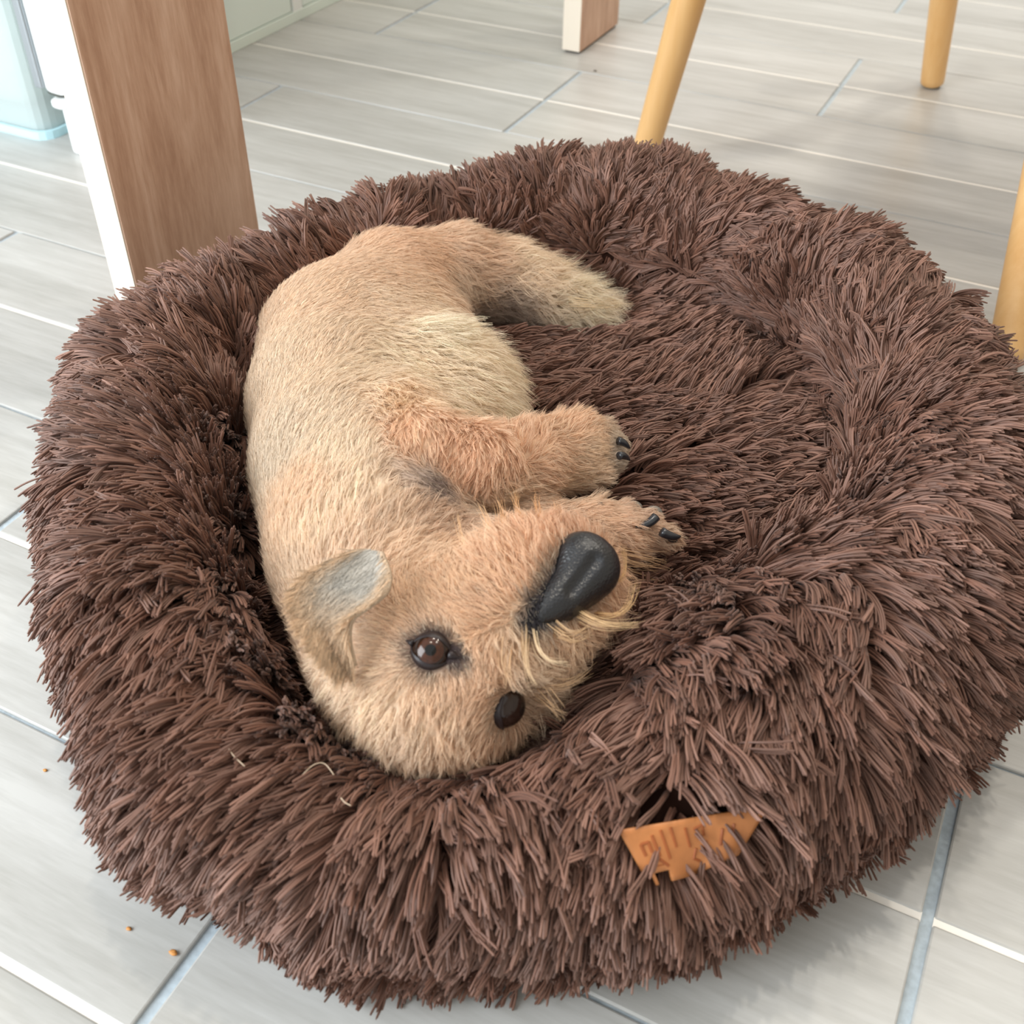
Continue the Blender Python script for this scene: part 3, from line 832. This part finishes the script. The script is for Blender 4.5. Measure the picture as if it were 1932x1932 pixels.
# ---- eyes
M_EYEW = simple('eye_dark', lin(34, 20, 14), .12, .5)
M_PUPIL = simple('pupil', (.002, .002, .002), .06, .5)
def iris_mat():
    mt, nt, b = new_mat('iris_brown'); N, L = nt.nodes, nt.links
    tc = N.new('ShaderNodeTexCoord'); nz = N.new('ShaderNodeTexNoise'); nz.inputs['Scale'].default_value = 900
    rp = N.new('ShaderNodeValToRGB'); rp.color_ramp.elements[0].color = (*lin(30, 14, 8), 1); rp.color_ramp.elements[1].color = (*lin(82, 44, 26), 1)
    L.new(tc.outputs['Object'], nz.inputs['Vector']); L.new(nz.outputs['Fac'], rp.inputs['Fac']); L.new(rp.outputs[0], b.inputs['Base Color'])
    b.inputs['Roughness'].default_value = .2; b.inputs['Specular IOR Level'].default_value = .2; b.inputs['Coat Weight'].default_value = .6; b.inputs['Coat Roughness'].default_value = .02
    return mt
M_IRIS = iris_mat()
M_LID = simple('eyelid_skin', lin(40, 32, 33), .38, .4, noise=.2, nscale=400)
def cap_mesh(c, r, ax, ang, n=40, m=10):
    ax = unit(np.array(ax)); a = unit(np.cross(ax, [0.3, 0.2, 0.9])); b = np.cross(ax, a)
    V = [c + ax * r]; F = []
    for i in range(1, m + 1):
        t = ang * i / m
        for k in range(n):
            p = 2 * math.pi * k / n
            V.append(c + r * (ax * math.cos(t) + (a * math.cos(p) + b * math.sin(p)) * math.sin(t)))
    F = []
    for k in range(n): F.append((0, 1 + k, 1 + (k + 1) % n, 0))
    F3 = [(0, 1 + k, 1 + (k + 1) % n) for k in range(n)]
    me = bpy.data.meshes.new('cap')
    F4 = [(1 + (i - 1) * n + k, 1 + i * n + k, 1 + i * n + (k + 1) % n, 1 + (i - 1) * n + (k + 1) % n) for i in range(1, m) for k in range(n)]
    me.from_pydata([tuple(v) for v in V], [], F3 + F4)
    for p in me.polygons: p.use_smooth = True
    me.update()
    return me
toCam = [unit(CP - c) for c, _, _ in eye_c]
for i, ((c, r, n_), (px, py, rp_, look)) in enumerate(zip(eye_c, EYES)):
    ax = unit(n_ * .45 + toCam[i] * .55) if i == 0 else unit(n_ * .8 + img(.8, -.2) * .5)
    ball = link('eye', cap_mesh(c, r, ax, math.pi * .999, 40, 24), dog, M_EYEW)
    ball['label'] = 'brown eye with dark lid' if i == 0 else 'dark eye in shade beside the bed'
    link('iris', cap_mesh(c, r * (1.010 if i == 0 else 1.002), ax, .66), ball, M_IRIS if i == 0 else M_EYEW, False)  # far iris takes the dark eyeball colour, so its shade is painted
    link('pupil', cap_mesh(c, r * (1.018 if i == 0 else 1.004), ax, .27), ball, M_PUPIL, False)
    # lids: a shell over the ball with an almond opening
    lx = unit(img(1, .32) if i == 0 else img(.25, 1)); lx = unit(lx - ax * (lx @ ax)); ly = np.cross(ax, lx)
    n_u, n_v = 56, 9; V = []
    for v in range(n_v):
        t = v / (n_v - 1)
        for u in range(n_u):
            p = 2 * math.pi * u / n_u; cp, sp = math.cos(p), math.sin(p)
            op = 1 / ((abs(cp) / (1.22 if i == 0 else 1.4)) ** 1.6 + (abs(sp) / (.66 if i == 0 else 1.15)) ** 1.6) ** (1 / 1.6)
            an = op * (1 - t) + 1.62 * t
            rr = r * (1.045 + .04 * math.exp(-((t - .12) / .13) ** 2) - .03 * t) if v else r * 1.02
            V.append(c + rr * (ax * math.cos(an) + (lx * cp + ly * sp) * math.sin(an)))
    F = [(v * n_u + u, v * n_u + (u + 1) % n_u, (v + 1) * n_u + (u + 1) % n_u, (v + 1) * n_u + u) for v in range(n_v - 1) for u in range(n_u)]
    link('eyelid', mesh_np('eyelid', V, F), dog, M_LID)

for (a, b, r_) in [((846, 1234), (870, 1242), .0021), ((780, 1214), (765, 1208), .0016)]:
    p_, q_ = _surf(*a), _surf(*b)
    link('eye_corner', bm_mesh('eye_corner', tube_bm([p_ * (1 - t) + q_ * t - CF * .0002 for t in (0, .3, .6, .85, 1)], [r_, r_ * .9, r_ * .6, r_ * .3, r_ * .08], 12), True), dog, M_LID)

# ---- nose
NS = Field(.006)
def npx(L_, k=None): NS.px(L_, k)
npx([(1090, 1056, .146, 42), (1122, 1076, .143, 42)], .008)
npx([(1108, 1054, .147, 42)], .012)
_ch = []
for x_, y_, r_ in [(1100, 1090, 42), (1074, 1116, 35), (1046, 1142, 26), (1018, 1165, 15)]:
    q_ = _surf(x_, y_); rr_ = r_ * depth(q_) / FPX
    _ch.append((q_ + CF * rr_ * (.35 if r_ > 40 else .55 if r_ > 30 else .80), rr_))
for (p_, a_), (q_, b_) in zip(_ch, _ch[1:]): NS.cone(p_, q_, a_, b_, .012)
NCUT = Field(.002)
def ppx(x, y, z): return at(x, y, z)
def nose_field(X):
    d = NS(X)
    # centre groove and nostrils
    for (a, b, r_) in GRV:
        a_, ab = a, b - a; q = X - a_
        t = np.clip((q @ ab) / (ab @ ab), 0, 1); e = np.sqrt(((q - t[..., None] * ab) ** 2).sum(-1)) - r_
        h = np.maximum(.003 - np.abs(d + e), 0) / .003
        d = np.maximum(d, -e) + h * h * .003 * .25
    return d
def _nsurf(px, py, F=NS):
    d = CF + CR * (px - 966) / FPX - CU * (py - 966) / FPX; dn = d / np.linalg.norm(d); p = CP.copy()
    for it in range(90):
        s = float(F(p[None])[0])
        if s < .0002: break
        p = p + dn * s * .9
    return p
GRV = [(_nsurf(1124, 1056) - CF * .0002, _nsurf(1080, 1114) - CF * .0004, .0024),
       (at(1135, 1006, .137), at(1128, 1014, .137), .0026), (at(1163, 1075, .133), at(1158, 1086, .133), .0026)]
nlo, nhi = NS.bounds(.004)
NV, NF = surface_net(nose_field, nlo, nhi, .0011)
def nose_mat():
    mt, nt, b = new_mat('nose_leather'); N, L = nt.nodes, nt.links
    b.inputs['Base Color'].default_value = (*lin(20, 23, 28), 1); b.inputs['Roughness'].default_value = .33; b.inputs['Specular IOR Level'].default_value = .7
    tc = N.new('ShaderNodeTexCoord'); v = N.new('ShaderNodeTexVoronoi'); v.inputs['Scale'].default_value = 750
    bp = N.new('ShaderNodeBump'); bp.inputs['Strength'].default_value = .35; bp.inputs['Distance'].default_value = .0006
    L.new(tc.outputs['Object'], v.inputs['Vector']); L.new(v.outputs['Distance'], bp.inputs['Height']); L.new(bp.outputs['Normal'], b.inputs['Normal'])
    return mt
link('nose', mesh_np('nose', NV, NF), dog, nose_mat())

# ---- claws and pads
M_CLAW = simple('dark_claw', lin(40, 44, 50), .22, .7)
M_PAD = simple('paw_pad_skin', lin(120, 116, 110), .7, .3, noise=.15, nscale=500)
def claw(p0, p1, up, r):
    p0, p1 = np.array(p0), np.array(p1); mid = (p0 + p1) / 2 + np.array(up) * np.linalg.norm(p1 - p0) * .22
    pts, rad = [], []
    for k in range(9):
        t = k / 8; pts.append((1 - t) ** 2 * p0 + 2 * t * (1 - t) * mid + t * t * p1); rad.append(r * (1 - .15 * t - .62 * t ** 3))
    link('claw', bm_mesh('claw', tube_bm(pts, rad, 14), True), dog, M_CLAW)
px_m = depth(at(1200, 1000, .09)) / FPX
for (a, b) in [((1134, 953, .112), (1106, 976, .112)), ((1238, 975, .110), (1200, 993, .109)), ((1248, 1003, .106), (1284, 1012, .102)), ((1262, 1010, .100), (1278, 1020, .098))]:
    claw(at(*a), at(*b), img(.3, 1), 9 * px_m)
for (a, b) in [((1118, 803, .122), (1146, 812, .120)), ((1166, 832, .120), (1188, 846, .115)), ((1168, 860, .118), (1188, 868, .113))]:
    claw(at(*a), at(*b), img(0, -1), 8 * px_m)
def pad(px, py, z, rx, ry):
    bm = bmesh.new(); bmesh.ops.create_icosphere(bm, subdivisions=3, radius=1)
    c = at(px, py, z)
    for v in bm.verts:
        v.co = Vector(c + CR * v.co.x * rx * px_m - CU * v.co.y * ry * px_m + CF * v.co.z * .006)
    link('paw_pad', bm_mesh('paw_pad', bm, True), dog, M_PAD)
pad(1192, 957, .101, 20, 13); pad(1233, 968, .099, 17, 14); pad(1150, 950, .101, 13, 9)

# ---- ear
def ear():
    """leaf shaped flap, base beside the eye, turned inside out over the neck"""
    outline_l = [(650, 1272), (604, 1232), (570, 1180), (556, 1128), (580, 1082), (628, 1052), (688, 1036)]
    outline_r = [(668, 1258), (656, 1205), (660, 1166), (700, 1140), (732, 1116), (739, 1080), (718, 1040)]
    zl = [.137, .150, .157, .160, .162, .163, .163]
    n, m = len(outline_l), 10
    G = np.zeros((n, m + 1, 3))
    for i in range(n):
        for j in range(m + 1):
            t = j / m
            x = outline_l[i][0] * (1 - t) + outline_r[i][0] * t; y = outline_l[i][1] * (1 - t) + outline_r[i][1] * t
            cup = .007 * math.sin(t * math.pi) * math.sin((i + .6) / n * math.pi)
            G[i, j] = at(x, y, zl[i] + .004 * t) - CF * cup * -1
    # refine along i
    k = 28; src = np.linspace(0, n - 1, k); H = np.zeros((k, m + 1, 3))
    for a in range(3):
        for j in range(m + 1): H[:, j, a] = np.interp(src, np.arange(n), G[:, j, a])
    for _ in range(3): H[1:-1] = (H[:-2] + 2 * H[1:-1] + H[2:]) / 4
    V = H.reshape(-1, 3); I = np.arange(k * (m + 1)).reshape(k, m + 1)
    F = np.stack([I[:-1, :-1].ravel(), I[:-1, 1:].ravel(), I[1:, 1:].ravel(), I[1:, :-1].ravel()], 1)
    nrm = unit(np.cross(np.gradient(H, axis=0).reshape(-1, 3), np.gradient(H, axis=1).reshape(-1, 3)))
    if (nrm @ CF).mean() > 0: nrm = -nrm
    th_ = .0018
    V2 = np.concatenate([V, V - nrm * th_]); nb = len(V)
    rim = list(I[0]) + list(I[1:, -1]) + list(I[-1, :-1][::-1]) + list(I[1:-1, 0][::-1])
    rim = np.array(rim); nx = np.roll(rim, -1)
    F2 = np.concatenate([F, F[:, ::-1] + nb, np.stack([rim, rim + nb, nx + nb, nx], 1)])
    me = mesh_np('ear', V2, F2)
    cols = np.tile(np.array(lin(188, 168, 146)), (len(V2), 1))
    ca = me.color_attributes.new('tint', 'FLOAT_COLOR', 'POINT')
    ca.data.foreach_set('color', np.concatenate([cols, np.ones((len(V2), 1))], 1).astype(np.float32).ravel())
    e = link('ear', me, dog, fur_mat('ear_skin', .8, .1))
    bm_ = None
    tt = np.tile(np.linspace(0, 1, m + 1), k); ii = np.repeat(np.linspace(0, 1, k), m + 1)
    P, nn, T, W = sample_tris(V, F, nrm, 4200)
    t = (tt[T] * W).sum(1); q = (ii[T] * W).sum(1)
    grey, tan = np.array(lin(204, 200, 192)), np.array(lin(226, 200, 170))
    g = (np.clip(np.minimum((t - .05) / .3, (1 - t) / .10), 0, 1) * np.clip((q - .30) * 2.5, 0, 1))[:, None]
    col = tan * (1 - g) + grey * g
    r = np.random.default_rng(5); kk = len(P)
    fl = np.tile(img(-.6, 1), (kk, 1)) + (t - .5)[:, None] * img(1, .3) * .5 + r.normal(size=(kk, 3)) * .15
    L = .009 * (0.7 + .6 * r.random(kk))
    pts = locks(P, nn, fl, L, np.full(kk, .3), np.full(kk, .12), 4, np.full(kk, .1), 4, np.full(kk, .0007), .5, None, 6)
    cc = np.repeat(col * (.62 + .6 * r.random((kk, 1))), 4, 0)
    o = make_curves('ear_hair', pts, np.full(kk * 4, .00014), np.full(kk * 4, .00006), cc, e, M_COAT, None)
    o['kind'] = 'stuff'
    # fringe along the edge
ear()

# ---- long wisps of the beard, the chin and the belly fringe
def wisp(pix, n, spread, r0, col, seed, dz=.004):
    """one curl: pixels with heights -> a few parallel hairs"""
    r = np.random.default_rng(seed)
    C = np.array([at(*q) for q in pix]); k = 10
    tt = np.linspace(0, 1, len(C)); t2 = np.linspace(0, 1, k)
    Q = np.stack([np.interp(t2, tt, C[:, a]) for a in range(3)], 1)
    for _ in range(2): Q[1:-1] = (Q[:-2] + 2 * Q[1:-1] + Q[2:]) / 4
    out = []
    for j in range(n):
        off = r.normal(size=3) * spread
        out.append(Q + off * (1 - .55 * t2)[:, None] + np.outer(t2 ** 2, r.normal(size=3) * spread * .8))
    return np.array(out), np.tile(np.array(lin(*col)), (n, 1)) * (.9 + .2 * r.random((n, 1)))
WISPS = [
 ([(1080, 1150, .135), (1120, 1175, .137), (1160, 1182, .138), (1205, 1178, .138)], 16, .0011, (226, 190, 140)),
 ([(1120, 1160, .130), (1165, 1165, .134), (1192, 1140, .136), (1198, 1100, .138)], 9, .0008, (224, 180, 122)),
 ([(1150, 1100, .135), (1172, 1095, .137), (1180, 1065, .139), (1174, 1030, .140)], 7, .0006, (224, 180, 122)),
 ([(1005, 1190, .140), (1012, 1225, .142), (1035, 1248, .142), (1070, 1252, .141)], 12, .0008, (232, 210, 174)),
 ([(985, 1180, .140), (985, 1230, .142), (990, 1265, .140), (1002, 1290, .138)], 12, .0012, (220, 190, 150)),
 ([(1040, 1180, .136), (1070, 1205, .137), (1095, 1200, .137), (1115, 1185, .137)], 14, .0012, (216, 178, 132)),
 ([(960, 1215, .140), (955, 1255, .141), (962, 1290, .139)], 12, .0014, (214, 176, 136)),
 ([(1000, 1270, .120), (1035, 1290, .120), (1075, 1285, .118), (1110, 1260, .116)], 12, .0016, (206, 172, 132)),
 ([(1010, 1300, .115), (1040, 1330, .115), (1060, 1350, .113)], 10, .0016, (200, 160, 118)),
 ([(900, 1090, .140), (880, 1050, .148), (868, 1010, .150), (862, 975, .149)], 9, .0008, (226, 180, 132)),
 ([(940, 1060, .145), (925, 1010, .152), (915, 975, .153), (905, 955, .152)], 10, .0010, (224, 178, 130)),
 ([(960, 1050, .145), (950, 1000, .152), (948, 965, .154), (940, 945, .153)], 12, .0012, (222, 170, 120)),
 ([(990, 1040, .145), (985, 990, .152), (975, 955, .154), (972, 930, .153)], 12, .0012, (214, 158, 104)),
 ([(1020, 1030, .145), (1020, 985, .150), (1012, 955, .152), (1010, 935, .152)], 12, .0012, (212, 150, 96)),
 ([(1045, 1020, .143), (1050, 980, .148), (1050, 950, .149)], 12, .0012, (206, 146, 92)),
 ([(930, 700, .110), (958, 705, .112), (985, 712, .112), (975, 690, .112)], 8, .0012, (232, 214, 184)),
 ([(920, 720, .110), (955, 735, .112), (980, 760, .110), (976, 790, .108)], 14, .0018, (228, 208, 172)),
 ([(900, 740, .112), (945, 760, .114), (965, 800, .112), (940, 830, .110)], 14, .0018, (232, 212, 176)),
 ([(880, 760, .115), (905, 790, .118), (912, 825, .118), (905, 850, .118)], 14, .0018, (234, 216, 184)),
 ([(850, 770, .120), (880, 800, .124), (890, 835, .126)], 12, .0018, (232, 214, 182)),
 ([(900, 640, .110), (935, 650, .112), (960, 680, .110)], 14, .0020, (228, 208, 176)),
 ([(1040, 510, .100), (1075, 500, .102), (1095, 490, .104)], 14, .0022, (234, 218, 190)),
 ([(1060, 540, .095), (1100, 535, .098), (1140, 520, .100)], 14, .0022, (232, 214, 184)),
 ([(1080, 570, .090), (1130, 575, .090), (1185, 575, .088)], 14, .0022, (222, 196, 154)),
 ([(960, 470, .105), (1000, 462, .108), (1035, 465, .110)], 10, .0018, (222, 196, 164)),
 ([(1160, 1040, .100), (1210, 1050, .102), (1260, 1062, .098)], 12, .0018, (200, 158, 116)),
 ([(1150, 1055, .098), (1195, 1072, .098), (1245, 1075, .094)], 12, .0018, (190, 150, 110)),
]
_p, _c = [], []
for i, (pix, n, sp, col) in enumerate(WISPS):
    a, b = wisp(pix, n, sp * 1.5, 0, tuple(.72 * c + .28 * d for c, d in zip(col, (236, 214, 184))), 100 + i); _p.append(a); _c.append(b)
_p = np.concatenate(_p); _c = np.concatenate(_c)
o = make_curves('long_wisps', _p, np.full(len(_p), .00017), np.full(len(_p), .00004), _c, dog, M_COAT)
o['kind'] = 'stuff'

# ------------------------------------------------------------------ crumbs, loose hairs
M_CRUMB = simple('orange_crumb', lin(200, 138, 72), .6, noise=.25, nscale=900)
def crumb(px, py, r, label, col=None):
    bm = bmesh.new(); bmesh.ops.create_icosphere(bm, subdivisions=2, radius=1); c = at(px, py, r * .5)
    rr = np.random.default_rng(int(px))
    for v in bm.verts:
        v.co = v.co * (1 + .25 * rr.normal() * .5); v.co = Vector((v.co.x * r * 1.1, v.co.y * r * .8, v.co.z * r * .5))
    o = link('crumb', bm_mesh('crumb', bm, True), None, col or M_CRUMB); o.location = (c[0], c[1], r * .5)
    tag(o, label, 'crumb', 'crumbs on the floor')
crumb(85, 1453, .0012, 'tiny orange crumb on the floor nearest the left edge, farthest up')
crumb(243, 1752, .0013, 'small orange crumb on the floor, middle one of the three')
crumb(327, 1797, .0019, 'largest orange crumb, on the floor by the white cross joint')
M_SPECK = simple('dark_speck', lin(120, 110, 100), .8)
crumb(1123, 133, .0022, 'faint dark speck on the floor in front of the far table leg', M_SPECK)
M_HAIR = simple('pale_hair', lin(215, 195, 170), .5)

from mathutils.bvhtree import BVHTree
_bvh = BVHTree.FromPolygons([tuple(v) for v in BV], [tuple(int(i) for i in f) for f in BF])
def rim_hit(px, py):
    d = CF + CR * (px - 966) / FPX - CU * (py - 966) / FPX; d = d / np.linalg.norm(d)
    h = _bvh.ray_cast(Vector(CP), Vector(d))
    return (np.array(h[0]), np.array(h[1])) if h[0] is not None else (at(px, py, .10), None)
def loose_hair(pix, label, lift=.019):
    pts = []
    for q in pix:
        p, n = rim_hit(*q)
        pts.append(p - unit(p - CP) * lift)
    pts = np.array(pts); t = np.linspace(0, 1, len(pts)); t2 = np.linspace(0, 1, 14)
    Q = np.stack([np.interp(t2, t, pts[:, a]) for a in range(3)], 1)
    for _ in range(3): Q[1:-1] = (Q[:-2] + 2 * Q[1:-1] + Q[2:]) / 4
    o = link('loose_hair', bm_mesh('loose_hair', tube_bm(Q, [.00022] * 14, 6), True), None, M_HAIR)
    tag(o, label, 'dog hair', 'shed hairs on the bed rim')
loose_hair([(428, 1408), (442, 1428), (462, 1446)], 'shed pale dog hair, leftmost of those on the front bed rim')
loose_hair([(568, 1465), (590, 1442), (612, 1437), (630, 1462)], 'arched shed pale dog hair on the rim below the head')
loose_hair([(643, 1505), (650, 1514), (662, 1520)], 'short shed white dog hair low on the front bed rim')
loose_hair([(525, 1138), (552, 1133), (568, 1140)], 'shed pale dog hair on the rim left of the ear', .010)
